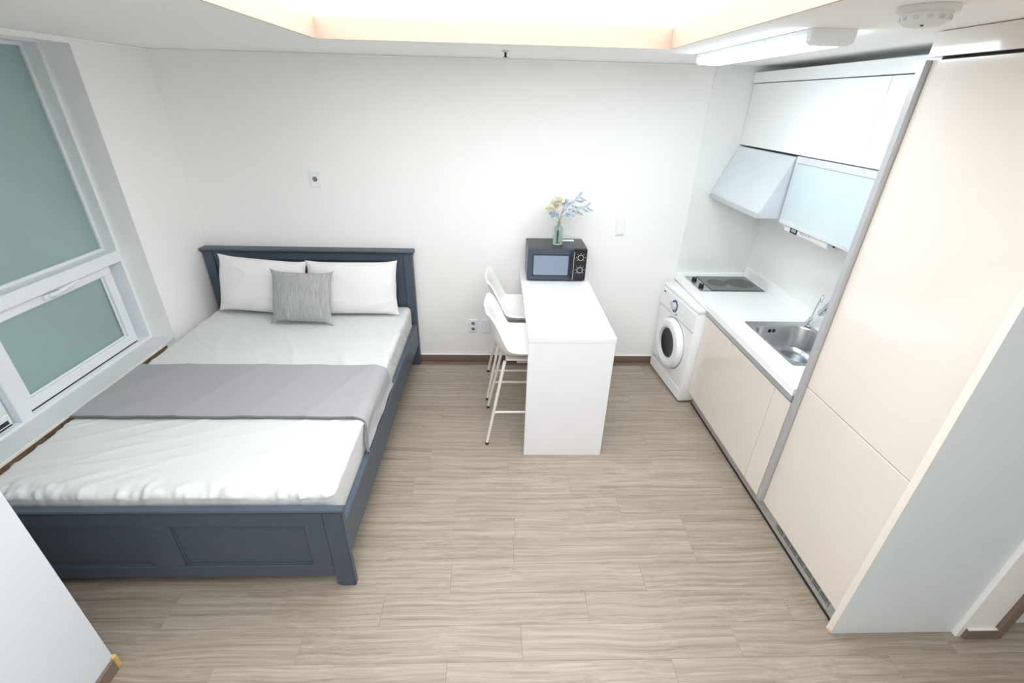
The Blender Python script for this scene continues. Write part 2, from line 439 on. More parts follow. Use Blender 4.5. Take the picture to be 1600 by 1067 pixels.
# ---------------------------------------------------------------- window wall
XF, XG, JW = -2.45, -2.54, 0.020          # face of the frame, plane of the panes
w1 = struct('window_1', bx(-2.60, XF, YW - JW, YW, SILL - 0.02, H, bev=0.003), 'upvc', label='white window frame with frosted green-grey panes beside the bed')
obj('frame_head', bx(-2.60, XF, -2.47, YW - JW, 2.268, H, bev=0.003), 'upvc', w1)
obj('frame_bottom', bx(-2.60, XF, -2.47, YW - JW, SILL - 0.03, SILL + 0.012, bev=0.003), 'upvc', w1)
MY0, MY1 = -1.60, -1.535
obj('mullion', bx(-2.60, XF, MY0, MY1, SILL + 0.012, 2.268, bev=0.003), 'upvc', w1)
for ya, yb in ((MY1, YW - JW), (-2.47, MY0)):
    obj('transom', bx(-2.60, XF, ya, yb, 1.088, 1.158, bev=0.004), 'upvc', w1)
    p = obj('pane', bx(XG - 0.01, XG, ya + 0.012, yb - 0.012, 1.166, 2.258), 'frost', w1)
    tt = B()
    for q in ((ya, yb, 1.158, 1.176), (ya, yb, 2.250, 2.268), (ya, ya + 0.014, 1.176, 2.250), (yb - 0.014, yb, 1.176, 2.250)):
        box(tt, XG - 0.006, XG + 0.016, q[0], q[1], q[2], q[3], bev=0.003)
    obj('glazing_bead', tt, 'upvc', w1)
    # opening sash below the transom
    sa, sb = ya + 0.006, yb - 0.060 if yb > -1 else yb - 0.006
    tt = B(); z0, z1 = SILL + 0.016, 1.080
    for q in ((sa, sb, z0, z0 + 0.058), (sa, sb, z1 - 0.052, z1), (sa, sa + 0.060, z0 + 0.058, z1 - 0.052), (sb - 0.060, sb, z0 + 0.058, z1 - 0.052)):
        box(tt, -2.57, -2.488, *q, bev=0.004)
    sash = obj('sash', tt, 'upvc', w1)
    tt = B()
    for q in ((ya, yb, z0 - 0.004, z0 + 0.03), (ya, yb, z1 - 0.03, z1 + 0.008), (ya, ya + 0.03, z0 + 0.03, z1 - 0.03), (sb - 0.03, yb, z0 + 0.03, z1 - 0.03)):
        box(tt, -2.62, -2.572, *q)
    obj('frame_stop', tt, 'upvc', w1)
    obj('pane', bx(-2.535, -2.52, sa + 0.05, sb - 0.05, z0 + 0.05, z1 - 0.045), 'frost', sash)
    tt = B()
    for q in ((sa + .055, sb - .055, z0 + .052, z0 + .066), (sa + .055, sb - .055, z1 - .062, z1 - .046), (sa + .054, sa + .068, z0 + .06, z1 - .05), (sb - .068, sb - .054, z0 + .06, z1 - .05)):
        box(tt, -2.518, -2.506, *q, bev=0.003)
    obj('glazing_bead', tt, 'upvc', sash)
    obj('gasket', bx(-2.50, -2.4865, sa + 0.01, sb - 0.01, z0 - 0.004, z0 - 0.001), 'gasket', sash)
    if yb > -1:
        hb = box(B(), -2.488, -2.470, -1.185, -1.085, 1.046, 1.072, bev=0.006, seg=2)
        ho = obj('handle_base', hb, 'upvc', sash, True)
        tt = tube(B(), smooth_path([(-2.47, -1.15, 1.062), (-2.452, -1.13, 1.066), (-2.445, -1.07, 1.076), (-2.44, -0.99, 1.086)], 6), 0.010, taper=[0.013] * 6 + [0.011] * 6 + [0.009] * 7)
        obj('window_handle', tt, 'upvc', sash, True)
    else:
        obj('blind_frame', bx(-2.495, -2.486, sa + 0.02, sb - 0.02, z0 + 0.01, z0 + 0.03), 'gasket', sash)
obj('window_sill', bx(XF, XL, YP, YW, SILL - 0.03, SILL, bev=0.002), 'sill', w1)
tb = struct('trim_3', bx(XL, XL + 0.014, YP + 0.01, YW - 0.11, 0.02, SILL - 0.006, bev=0.002), 'brownwood')
obj('edge_band', bx(XL, XL + 0.0145, YP + 0.01, YW - 0.11, SILL - 0.006, SILL - 0.003), 'creamedge', tb)

# ================================================================ BED
XB0, XB1, YF = -2.285, -0.700, -2.135
bed = thing('bed', 'blue-grey painted wooden double bed frame with panelled headboard and footboard', 'bed', ((XB0 + XB1) / 2, -1.07, 0))
def beadframe(bm, x0, x1, z0, z1, y, w=0.008, d=0.006):
    for q in ((x0, x1, z0, z0 + w), (x0, x1, z1 - w, z1), (x0, x0 + w, z0, z1), (x1 - w, x1, z0, z1)):
        box(bm, q[0], q[1], y - d, y, q[2], q[3], bev=0.002)
# headboard
hb = obj('headboard', bx(XB0 + 0.06, XB1 - 0.06, -0.045, -0.028, 0.20, 0.95), 'bluegrey', bed)
for a, b in ((XB0, XB0 + 0.070), (XB1 - 0.070, XB1)):
    obj('post', bx(a, b, -0.075, -0.020, 0.0, 0.985, bev=0.004), 'bluegrey', hb)
for a, b in ((XB0 + 0.070, XB0 + 0.145), (XB1 - 0.145, XB1 - 0.070)):
    obj('stile', bx(a + 0.002, b, -0.060, -0.030, 0.25, 0.93, bev=0.003), 'bluegrey', hb)
obj('top_rail', bx(XB0 + 0.071, XB1 - 0.071, -0.064, -0.030, 0.925, 0.984, bev=0.003), 'bluegrey', hb)
obj('bottom_rail', bx(XB0 + 0.071, XB1 - 0.071, -0.064, -0.030, 0.20, 0.30, bev=0.003), 'bluegrey', hb)
t = beadframe(B(), XB0 + 0.145, XB1 - 0.145, 0.30, 0.925, -0.044) or None
t = B(); beadframe(t, XB0 + 0.145, XB1 - 0.145, 0.30, 0.925, -0.044); obj('panel_bead', t, 'bluegrey', hb)
t = prism(B(), [(-0.094, 1.003), (-0.086, 1.013), (-0.004, 1.013), (-0.004, 0.985), (-0.076, 0.985), (-0.080, 0.994)], 'x', XB0 - 0.012, XB1 + 0.012)
obj('cap_moulding', t, 'bluegrey', hb)
# footboard
fb = obj('footboard', bx(XB0 + 0.06, XB1 - 0.06, YF + 0.017, YF + 0.031, 0.10, 0.46), 'bluegrey', bed)
for a, b in ((XB0, XB0 + 0.085), (XB1 - 0.085, XB1)):
    obj('post', prism(B(), [(a, 0.0 + 0.014), (a + 0.02, 0), (b, 0), (b, 0.484), (a, 0.484)] if a > -1 else [(a, 0), (b - 0.02, 0), (b, 0.014), (b, 0.484), (a, 0.484)], 'y', YF, YF + 0.033, bev=0.003), 'bluegrey', fb)
P1, P2 = XB0 + 0.087, XB1 - 0.087
obj('top_rail', bx(P1, P2, YF + 0.004, YF + 0.032, 0.402, 0.484, bev=0.002), 'bluegrey', fb)
obj('bottom_rail', bx(P1, P2, YF + 0.004, YF + 0.032, 0.068, 0.142, bev=0.002), 'bluegrey', fb)
for a, b in ((P1, P1 + 0.088), (-1.585, -1.450), (P2 - 0.088, P2)):
    obj('stile', bx(a, b, YF + 0.0045, YF + 0.032, 0.143, 0.401, bev=0.002), 'bluegrey', fb)
for a, b in ((P1 + 0.088, -1.585), (-1.450, P2 - 0.088)):
    t = B(); beadframe(t, a, b, 0.143, 0.401, YF + 0.017, 0.006, 0.005); obj('panel_bead', t, 'bluegrey', fb)
t = prism(B(), [(YF - 0.010, 0.500), (YF - 0.006, 0.507), (YF + 0.024, 0.507), (YF + 0.028, 0.500), (YF + 0.033, 0.484), (YF - 0.003, 0.484)], 'x', XB0 - 0.006, XB1 + 0.010)
obj('cap_moulding', t, 'bluegrey', fb)
for a, b in ((XB0, XB0 + 0.028), (XB1 - 0.032, XB1 - 0.004)):
    obj('side_rail', bx(a, b, YF + 0.034, -0.076, 0.195, 0.395, bev=0.004), 'bluegrey', bed)
for k in range(9):
    yy = -0.22 - k * 0.22
    obj('slat', bx(XB0 + 0.03, XB1 - 0.034, yy - 0.04, yy + 0.04, 0.255, 0.272, bev=0.002), 'brownwood', bed)

# mattress under its fitted sheet
MX0, MX1, MYa, MYb, MZ0, MZ1 = -2.232, -0.738, YF + 0.036, -0.082, 0.274, 0.556
def crease(u, v, seed, fu, fv):
    n = noise.noise(Vector((u * fu, v * fv, seed)))
    return max(0.0, 1.0 - abs(n) * 5.0) ** 2
def mat_disp(p, n):
    d = 0.003 * noise.noise(Vector((p.x * 2.5, p.y * 2.5, 3.0)))
    if n.z > 0.3:
        # long creases: fanning from the head, sweeping across the foot
        if p.y > -1.15:
            wx = p.x + 0.05 * noise.noise(Vector((p.x * 2, p.y * 2, 6)))
            u, v = wx * 0.62 - p.y * 0.78, wx * 0.78 + p.y * 0.62
            d += 0.0130 * crease(u, v, 1.7, 0.9, 4.2) * max(0, noise.noise(Vector((p.x * 1.6, p.y * 1.6, 9))) + 0.40)
            d += 0.0050 * crease(u, v, 4.4, 1.5, 8.5)
        else:
            wy = p.y + 0.03 * noise.noise(Vector((p.x * 3, p.y * 3, 6)))
            u, v = p.x * 0.93 + wy * 0.37, -p.x * 0.37 + wy * 0.93
            d += 0.0120 * crease(u, v, 5.2, 0.8, 6.0) * max(0, noise.noise(Vector((p.x * 1.8, p.y * 1.8, 2))) + 0.5)
            d += 0.0060 * crease(u, v, 8.2, 1.3, 12.0)
            u, v = p.x * 0.55 - wy * 0.83, p.x * 0.83 + wy * 0.55
            d += 0.0030 * crease(u, v, 2.2, 2.0, 9.0) * max(0, (p.x + 1.6))
    # gathered hem along the foot and the open side
    ef = max(0.0, 1 - (p.y - MYa) / 0.12)
    if ef > 0 and p.z > 0.40:
        d += ef * (0.013 * noise.noise(Vector((p.x * 13, p.y * 10, p.z * 6))) + 0.016 * noise.noise(Vector((p.x * 34 + p.y * 9, p.y * 20, 4)))) * (1 if n.z > 0.25 else 0.3)
    er = max(0.0, 1 - (MX1 - p.x) / 0.05)
    if er > 0 and p.y > -1.2:
        d += er * 0.006 * noise.noise(Vector((p.z * 3, p.y * 18 + p.z * 22, 1)))
    return min(d, 0.008 if RY0 - 0.03 < p.y < RY1 + 0.03 else 0.022)
RY0, RY1 = -1.582, -1.052
t = rounded_box(MX0, MX1, MYa, MYb, MZ0, MZ1, 0.034, 0.010, mat_disp)
mt = obj('mattress', t, 'sheet', None, True, 80)
tag(mt, 'thick mattress in a creased white fitted sheet on the blue-grey bed', 'mattress')

# runner
RY0, RY1 = -1.582, -1.052
def runner():
    t = bmesh.new()
    zt = MZ1 + 0.0175
    prof = []
    nx = 70
    for i in range(nx + 1):
        x = MX0 + 0.01 + (MX1 - 0.06 - MX0) * i / nx
        prof.append((x, zt, 0))
    for k in range(1, 9):
        a = k / 8 * PI / 2
        prof.append((MX1 - 0.05 + 0.066 * math.sin(a), zt - 0.062 + 0.062 * math.cos(a), k / 8))
    for k in range(1, 9):
        prof.append((MX1 + 0.016 + 0.020 * (k / 8) ** 2, zt - 0.062 - 0.078 * k / 8, 1 + k / 8))
    ny = 40; grid = []
    for j in range(ny + 1):
        f = j / ny; rowv = []
        for (x, z, s) in prof:
            y = RY0 + (RY1 - RY0) * f
            if s == 0:
                w = 0.004 * noise.noise(Vector((x * 3, y * 4, 0))) + 0.0045 * crease(x * 0.5 + y, x - y * 0.45, 3, 0.8, 3.0)
                yy = y + 0.010 * noise.noise(Vector((x * 2.0, f * 2, 7)))
                rowv.append(Vector((x, yy, z + max(-0.002, w))))
            else:
                bul = 0.006 * noise.noise(Vector((s * 2, y * 9, 2)))
                # the near corner of the hang swings towards the foot
                yy = y - 0.07 * max(0, s - 0.6) * (1 - f)
                zz = z - 0.005 * max(0, s - 1) * (1 - f)
                rowv.append(Vector((x + max(-0.002, bul), yy, zz)))
        grid.append(rowv)
    th = 0.010
    top = [[t.verts.new(p) for p in r] for r in grid]
    bot = []
    for j, r in enumerate(grid):
        rr = []
        for i, p in enumerate(r):
            a = r[min(i + 1, len(r) - 1)] - r[max(i - 1, 0)]
            b = grid[min(j + 1, ny)][i] - grid[max(j - 1, 0)][i]
            n = a.cross(b).normalized()
            rr.append(t.verts.new(p - n * th))
        bot.append(rr)
    nI = len(prof)
    for j in range(ny):
        for i in range(nI - 1):
            t.faces.new((top[j][i], top[j][i + 1], top[j + 1][i + 1], top[j + 1][i]))
            t.faces.new((bot[j][i], bot[j + 1][i], bot[j + 1][i + 1], bot[j][i + 1]))
    for j in range(ny):
        t.faces.new((top[j][0], top[j + 1][0], bot[j + 1][0], bot[j][0]))
        t.faces.new((top[j][-1], bot[j][-1], bot[j + 1][-1], top[j + 1][-1]))
    for i in range(nI - 1):
        t.faces.new((top[0][i], bot[0][i], bot[0][i + 1], top[0][i + 1]))
        t.faces.new((top[-1][i], top[-1][i + 1], bot[-1][i + 1], bot[-1][i]))
    bmesh.ops.recalc_face_normals(t, faces=t.faces[:])
    return t, [p.copy() for p in grid[0]]
t, edge = runner()
rn = obj('bed_runner', t, 'runner', None, True, 50)
tag(rn, 'grey woven bed runner laid across the white mattress', 'bed runner')
obj('hem', tube(B(), [p + Vector((0, -0.001, -0.005)) for p in edge], 0.0062, 8), 'hem', rn, True)

# pillows
def pillow(w, h, th, seed, ear=0.03, crs=0.006, n=44):
    """lies in the xz plane, bottom centre at the origin, bulging along y; ears at the corners."""
    t = bmesh.new()
    F = []; K = []
    for j in range(n + 1):
        v = -1 + 2 * j / n; fr = []; bk = []
        for i in range(n + 1):
            u = -1 + 2 * i / n
            # sides drawn in between the ears
            x = w / 2 * u * (1 - ear / w * 2 * (1 - abs(v) ** 5) * abs(u) ** 3)
            z = h / 2 + h / 2 * v * (1 - ear / h * 2 * (1 - abs(u) ** 5) * abs(v) ** 3)
            e = (1 - abs(u) ** 2.6) * (1 - abs(v) ** 2.6)
            d = th / 2 * max(0, e) ** 0.55
            wob = crs * noise.noise(Vector((x * 6, z * 6, seed))) + crs * 0.9 * crease(x + z * 0.5, z - x * 0.4, seed, 3.0, 7.0) * 0.8
            wob *= min(1, e * 4)
            sx = 0.006 * noise.noise(Vector((u * 2.0, v * 2.0, seed + 5)))
            fr.append(t.verts.new((x + sx, -d - wob, z)))
            bk.append(fr[-1] if (i in (0, n) or j in (0, n)) else t.verts.new((x + sx, d * 0.75, z)))
        F.append(fr); K.append(bk)
    for j in range(n):
        for i in range(n):
            t.faces.new((F[j][i], F[j][i + 1], F[j + 1][i + 1], F[j + 1][i]))
            t.faces.new((K[j][i], K[j + 1][i], K[j + 1][i + 1], K[j][i + 1]))
    bmesh.ops.recalc_face_normals(t, faces=t.faces[:])
    return t
def place_pillow(name, label, cat, material, w, h, th, seed, base, tilt, roll=0, rz=0, group=None, **k):
    t = pillow(w, h, th, seed, **k)
    mtx = Matrix.Rotation(rz, 4, 'Z') @ Matrix.Rotation(-tilt, 4, 'X') @ Matrix.Rotation(roll, 4, 'Y')
    bmesh.ops.transform(t, matrix=mtx, verts=t.verts[:])
    bmesh.ops.translate(t, verts=t.verts[:], vec=Vector(base))
    o = obj(name, t, material, None, True, 60)
    return tag(o, label, cat, group)
place_pillow('pillow', 'plump white pillow standing against the headboard, the one nearer the window', 'pillow', 'pillow', 0.66, 0.43, 0.18, 11.0,
             (-1.830, -0.275, 0.562), math.radians(15), math.radians(4.5), 0, 'white pillows', ear=0.016, crs=0.008)
place_pillow('pillow', 'white pillow standing against the headboard, the one nearer the bar stools', 'pillow', 'pillow', 0.69, 0.42, 0.18, 23.0,
             (-1.135, -0.290, 0.562), math.radians(16), math.radians(-0.5), 0, 'white pillows', ear=0.016, crs=0.008)
place_pillow('cushion', 'square grey linen cushion leaning on the two white pillows', 'cushion', 'greylin', 0.47, 0.405, 0.13, 41.0,
             (-1.468, -0.462, 0.560), math.radians(21), math.radians(0.8), math.radians(-2), None, ear=0.026, crs=0.007)

# ================================================================ BAR TABLE
bt = thing('bar_table', 'narrow white laminate bar table standing out from the back wall', 'table', (0.39, -0.62, 0))
TX0, TX1, TY0, TY1, TZ = 0.140, 0.648, -1.235, -0.016, 0.866
obj('tabletop', bx(TX0, TX1, TY0, TY1, TZ - 0.030, TZ, bev=0.0015), 'whitelam', bt)
obj('end_panel', bx(TX0 + 0.002, TX1 - 0.002, TY0 + 0.002, TY0 + 0.032, 0.0, TZ - 0.0305, bev=0.0015), 'whitelam', bt)
obj('end_panel', bx(TX0 + 0.002, TX1 - 0.002, TY1 - 0.032, TY1 - 0.002, 0.0, TZ - 0.0305, bev=0.0015), 'whitelam', bt)
obj('stretcher_panel', bx(TX1 - 0.020, TX1 - 0.004, TY0 + 0.033, TY1 - 0.033, 0.30, TZ - 0.0305, bev=0.0015), 'whitelam', bt)

# ================================================================ BAR STOOLS
def make_stool(label):
    r = thing('bar_stool', label, 'bar stool', (0, 0, 0), 'white bar stools at the bar table')
    prof = smooth_path([(0.225, 0, 0.628), (0.205, 0, 0.642), (0.12, 0, 0.640), (0.0, 0, 0.628), (-0.08, 0, 0.630), (-0.135, 0, 0.662), (-0.168, 0, 0.735), (-0.196, 0, 0.84), (-0.222, 0, 0.925), (-0.232, 0, 0.945)], 5)
    n = len(prof) - 1; nt = 24
    t = bmesh.new(); G = []
    for i, p in enumerate(prof):
        f = i / n
        half = 0.205 + 0.012 * math.sin(min(1, f / 0.5) * PI)
        if f > 0.60: half = 0.205 - 0.055 * ((f - 0.60) / 0.40) ** 1.5
        if f > 0.90: half -= 0.055 * ((f - 0.90) / 0.10) ** 2
        if f < 0.10: half -= 0.035 * (1 - f / 0.10) ** 2
        d = prof[min(i + 1, n)] - prof[max(i - 1, 0)]
        nrm = Vector((d.z, 0, -d.x)).normalized()       # towards the sitter
        if nrm.z < 0 and f < 0.5: nrm = -nrm
        if nrm.x < 0 and f >= 0.5: nrm = -nrm
        curl = 0.068 * (math.sin(PI * min(1, max(0, (f - 0.02) / 0.9)))) ** 0.8 + 0.012
        rr = []
        for k in range(nt + 1):
            s = -1 + 2 * k / nt
            c = curl * (abs(s) ** 3.0)
            edge = 0.0
            rr.append(t.verts.new(p + nrm * c + Vector((0, s * half, 0))))
        G.append(rr)
    for i in range(n):
        for k in range(nt):
            t.faces.new((G[i][k], G[i][k + 1], G[i + 1][k + 1], G[i + 1][k]))
    bmesh.ops.recalc_face_normals(t, faces=t.faces[:])
    bmesh.ops.solidify(t, geom=t.faces[:], thickness=0.011)
    bmesh.ops.recalc_face_normals(t, faces=t.faces[:])
    obj('seat_shell', t, 'shell', r, True, 60)
    obj('seat_mount', bx(-0.095, 0.105, -0.125, 0.125, 0.600, 0.612, bev=0.004), 'leg', r)
    def leg(top, bot):
        a, b = Vector(top), Vector(bot)
        lo = obj('leg', tube(B(), [a, a + (b - a) * 0.05, b], 0.0105, 14), 'leg', r, True)
        obj('foot_cap', lathe(B(), [(0.0, 0.0), (0.0115, 0.0), (0.0125, 0.010), (0.0118, 0.018), (0, 0.018)], (b.x, b.y, 0), 'z', 14), 'rubber', lo, True)
    L = {}
    for sx in (-1, 1):
        for sy in (-1, 1):
            L[sx, sy] = (Vector((sx * 0.10, sy * 0.135, 0.605)), Vector((sx * 0.212, sy * 0.208, 0.012)))
            leg(*L[sx, sy])
    def on(k, z):
        a, b = L[k]; f = (a.z - z) / (a.z - b.z); return a + (b - a) * f
    for sy in (-1, 1):
        p, q = on((-1, sy), 0.235), on((1, sy), 0.235)
        pts = smooth_path([p - Vector((0, 0, 0.012)), p + Vector((0.012, 0, 0.006)), p + Vector((0.04, 0, 0.010)), q + Vector((-0.04, 0, 0.010)), q + Vector((-0.012, 0, 0.006)), q - Vector((0, 0, 0.012))], 5)
        obj('footrest_bar', tube(B(), pts, 0.0075, 10), 'leg', r, True)
    p, q = on((1, -1), 0.245), on((1, 1), 0.245)
    obj('footrest_bar', tube(B(), [p, q], 0.0075, 10), 'leg', r, True)
    return r
st = make_stool('white moulded bar stool at the end of the bar table farther from the wall')
st.location = (0.112, -0.914, 0.0)
s2 = dup(st, (0.104, -0.394, 0.0), 'white moulded bar stool tucked under the table, nearest the back wall')

# ================================================================ MICROWAVE
mw = thing('microwave', 'dark grey microwave oven on the wall end of the bar table', 'microwave', (0.398, -0.17, TZ))
Z0, Z1 = TZ + 0.010, 1.118
obj('body', bx(0.182, 0.616, -0.297, -0.035, Z0, Z1, bev=0.004, seg=2), 'mwbody', mw)
dr = obj('door', bx(0.183, 0.520, -0.314, -0.298, Z0 + 0.002, Z1 - 0.003, bev=0.003), 'mwdoor', mw)
obj('window', bx(0.226, 0.482, -0.3155, -0.3135, Z0 + 0.042, Z1 - 0.052, bev=0.0006), 'mwglass', dr)
t = B(); beadframe(t, 0.218, 0.490, Z0 + 0.034, Z1 - 0.044, -0.3138, 0.008, 0.0018); obj('window_frame', t, 'mwbody', dr)
t = box(B(), 0.494, 0.515, -0.342, -0.330, Z0 + 0.02, Z1 - 0.016, bev=0.004, seg=2)
box(t, 0.496, 0.513, -0.332, -0.312, Z0 + 0.024, Z0 + 0.05, bev=0.003); box(t, 0.496, 0.513, -0.332, -0.312, Z1 - 0.046, Z1 - 0.020, bev=0.003)
hd = obj('handle', t, 'black', dr)
obj('handle_trim', bx(0.5145, 0.5185, -0.343, -0.331, Z0 + 0.02, Z1 - 0.016, bev=0.001), 'silver', dr)
cp = obj('control_panel', bx(0.523, 0.615, -0.313, -0.298, Z0 + 0.002, Z1 - 0.003, bev=0.003), 'black', mw)
for zc in (1.052, 0.958):
    k = obj('dial', lathe(B(), [(0, -0.322), (0.015, -0.322), (0.019, -0.315), (0.019, -0.313)], (0.570, 0, zc), 'y', 28), 'black', cp, True)
    obj('dial_ring', lathe(B(), [(0.0185, -0.3165), (0.0225, -0.3165), (0.0235, -0.313), (0.0185, -0.313)], (0.570, 0, zc), 'y', 28, ring=True), 'silver', cp, True)
    for a in range(7):
        an = math.radians(-130 + a * 260 / 6 + 90)
        cx_, cz_ = 0.570 + 0.033 * math.cos(an), zc + 0.033 * math.sin(an)
        obj('dial_mark', bx(cx_ - 0.003, cx_ + 0.003, -0.3136, -0.3128, cz_ - 0.0015, cz_ + 0.0015), 'paper', cp)
for x_ in (0.21, 0.585):
    for y_ in (-0.27, -0.06):
        obj('foot', lathe(B(), [(0.012, TZ + 0.0002), (0.014, Z0 + 0.001)], (x_, y_, 0), 'z', 12), 'rubber', mw)
tag(obj('paper_label', bx(0.455, 0.545, -0.115, -0.070, Z1 + 0.0005, Z1 + 0.0015), 'paper'), 'small white paper label lying on top of the microwave', 'label')

# vase with flowers
VX, VY, VZ = 0.408, -0.190, Z1 + 0.0006
t = lathe(B(), [(0.0, 0.0), (0.033, 0.0), (0.036, 0.004), (0.0365, 0.105), (0.034, 0.118), (0.023, 0.132), (0.0175, 0.140), (0.0165, 0.152), (0.019, 0.156), (0.019, 0.161),
                (0.0160, 0.161), (0.0150, 0.152), (0.0155, 0.140), (0.0210, 0.131), (0.0320, 0.116), (0.0345, 0.105), (0.0340, 0.010), (0.0, 0.008)], (VX, VY, VZ), 'z', 32)
vs = obj('vase', t, 'greenglass', None, True, 50)
tag(vs, 'clear green glass bottle vase on top of the microwave', 'vase')
def petal(bm, c, d, size, w):
    d = Vector(d).normalized(); a = d.cross(Vector((0.2, 0.9, 0.4)))
    a.normalize(); b = d.cross(a)
    c = Vector(c); P = []
    for f, ww, up in ((0, 0.25, 0), (0.35, 0.9, 0.12), (0.7, 1.0, 0.2), (1.0, 0.35, 0.12)):
        P.append([c + d * size * f + a * (w * ww * s) + b * (size * up + abs(s) * w * 0.3) for s in (-0.5, 0, 0.5)])
    vs_ = [[bm.verts.new(p) for p in r] for r in P]
    for r0, r1 in zip(vs_, vs_[1:]):
        for k in (0, 1): bm.faces.new((r0[k], r0[k + 1], r1[k + 1], r1[k]))
def rnd_dir():
    while True:
        v = Vector((random.uniform(-1, 1), random.uniform(-1, 1), random.uniform(-1, 1)))
        if 0.1 < v.length < 1: return v.normalized()
def stem(pts, r=0.0022): return tube(B(), smooth_path(pts, 6), r, 8)
def flower(label, tip, head, size, material, npet, ps, mid):
    base = Vector((VX + (tip[0] - VX) * -0.10, VY + random.uniform(-0.008, 0.008), VZ + 0.012))
    neck = Vector((VX + (tip[0] - VX) * 0.04, VY + (tip[1] - VY) * 0.04, VZ + 0.158))
    r = thing('flower_stem', label, 'flower', base, 'flowers in the green vase')
    obj('stem', stem([base, (base + neck) / 2, neck, mid, tip]), 'stem', r, True)
    for hc in head:
        t = B()
        for k in range(npet):
            dd = rnd_dir()
            if dd.z < -0.4: dd.z *= -1
            petal(t, Vector(hc) + dd * size * 0.45, dd + rnd_dir() * 0.4, ps, ps * 0.95)
        lathe(t, [(0, -size * 0.35), (size * 0.35, -size * 0.2), (size * 0.42, 0), (size * 0.3, size * 0.25), (0, size * 0.36)], hc, 'z', 10)
        obj('blossom', t, material, r, True, 180)
    return r
fz = VZ + 0.158
flower('cream blossom cluster on the window side of the green vase', (0.375, -0.20, fz + 0.105), [(0.372, -0.20, fz + 0.125), (0.345, -0.215, fz + 0.095), (0.395, -0.205, fz + 0.150)], 0.042, 'cream_petal', 34, 0.030, (0.40, -0.195, fz + 0.05))
flower('pale blue blossom cluster in the middle of the green vase', (0.445, -0.185, fz + 0.125), [(0.445, -0.185, fz + 0.135), (0.365, -0.205, fz + 0.055)], 0.030, 'blue_petal', 26, 0.026, (0.422, -0.19, fz + 0.06))
def branch(label, pts, leaves, seed):
    random.seed(seed)
    base = Vector(pts[0])
    r = thing('leafy_branch', label, 'branch', base, 'flowers in the green vase')
    path = smooth_path(pts, 8)
    obj('stem', tube(B(), path, 0.002, 8), 'stem', r, True)
    L_ = len(path)
    for k in range(leaves):
        f = 0.50 + 0.5 * k / max(1, leaves - 1)
        p = path[min(L_ - 1, int(f * (L_ - 1)))]; d = (path[min(L_ - 1, int(f * (L_ - 1)) + 1)] - path[max(0, int(f * (L_ - 1)) - 1)]).normalized()
        s = 1 if k % 2 else -1
        dd = d + Vector((0, 0, 1)) * 0.75 * s + rnd_dir() * 0.35
        t = B(); petal(t, p, dd, 0.050 + random.random() * 0.018, 0.020)
        obj('leaf', t, 'dusty_leaf', r, True, 180)
    return r
branch('dusty blue leafy branch arching up towards the kitchen from the green vase', [(VX - 0.010, VY, VZ + 0.012), (VX, VY, VZ + 0.150), (0.435, -0.19, fz + 0.08), (0.49, -0.185, fz + 0.125), (0.540, -0.18, fz + 0.185)], 9, 3)
branch('dusty blue leafy branch spreading sideways towards the kitchen from the green vase', [(VX - 0.004, VY + 0.006, VZ + 0.012), (VX + 0.002, VY, VZ + 0.150), (0.43, -0.20, fz + 0.05), (0.50, -0.20, fz + 0.085), (0.60, -0.195, fz + 0.115)], 13, 5)
random.seed(21)

# ================================================================ WALL FITTINGS
def plate(x, z, w, h, name, label, cat):
    r = thing(name, label, cat, (x, -0.001, z), None)
    obj('plate', box(B(), x - w / 2, x + w / 2, -0.011, -0.0008, z - h / 2, z + h / 2, bev=0.003, seg=2), 'upvc', r)
    return r
def outlet(r, x, z, rad=0.019):
    t = lathe(B(), [(rad + 0.002, -0.0130), (rad + 0.004, -0.0115), (rad + 0.004, -0.0105), (rad - 0.001, -0.0105), (rad - 0.001, -0.0130)], (x, 0, z), 'y', 28, ring=True)
    s = obj('socket_ring', t, 'upvc', r, True)
    obj('socket_well', lathe(B(), [(0, -0.0112), (rad - 0.001, -0.0112), (rad - 0.001, -0.0105)], (x, 0, z), 'y', 28), 'ring', s)
    for dx in (-0.0095, 0.0095):
        obj('pin_hole', lathe(B(), [(0, -0.0122), (0.0030, -0.0122), (0.0030, -0.0110)], (x + dx, 0, z - dx * 0.5), 'y', 12), 'black', s)
r = plate(-1.366, 1.518, 0.078, 0.118, 'wall_socket', 'white single wall socket high above the headboard', 'socket'); outlet(r, -1.366, 1.518)
r = plate(-0.239, 0.344, 0.076, 0.116, 'wall_socket', 'white double wall socket above the baseboard between bed and bar stools', 'socket')
outlet(r, -0.239, 0.370, 0.0165); outlet(r, -0.239, 0.318, 0.0165)
r = plate(-0.128, 0.342, 0.076, 0.118, 'cable_outlet', 'white cable outlet plate low on the wall behind the bar stools', 'outlet')
obj('jack', lathe(B(), [(0, -0.018), (0.005, -0.018), (0.006, -0.0105)], (-0.128, 0, 0.362), 'y', 14), 'washgrey', r)
r = plate(0.915, 1.202, 0.072, 0.118, 'light_switch', 'white light switch on the wall beside the microwave', 'switch')
obj('rocker', prism(B(), [(-0.0108, 1.155), (-0.0108, 1.249), (-0.0135, 1.249), (-0.0170, 1.155)], 'x', 0.892, 0.938), 'washer', r)

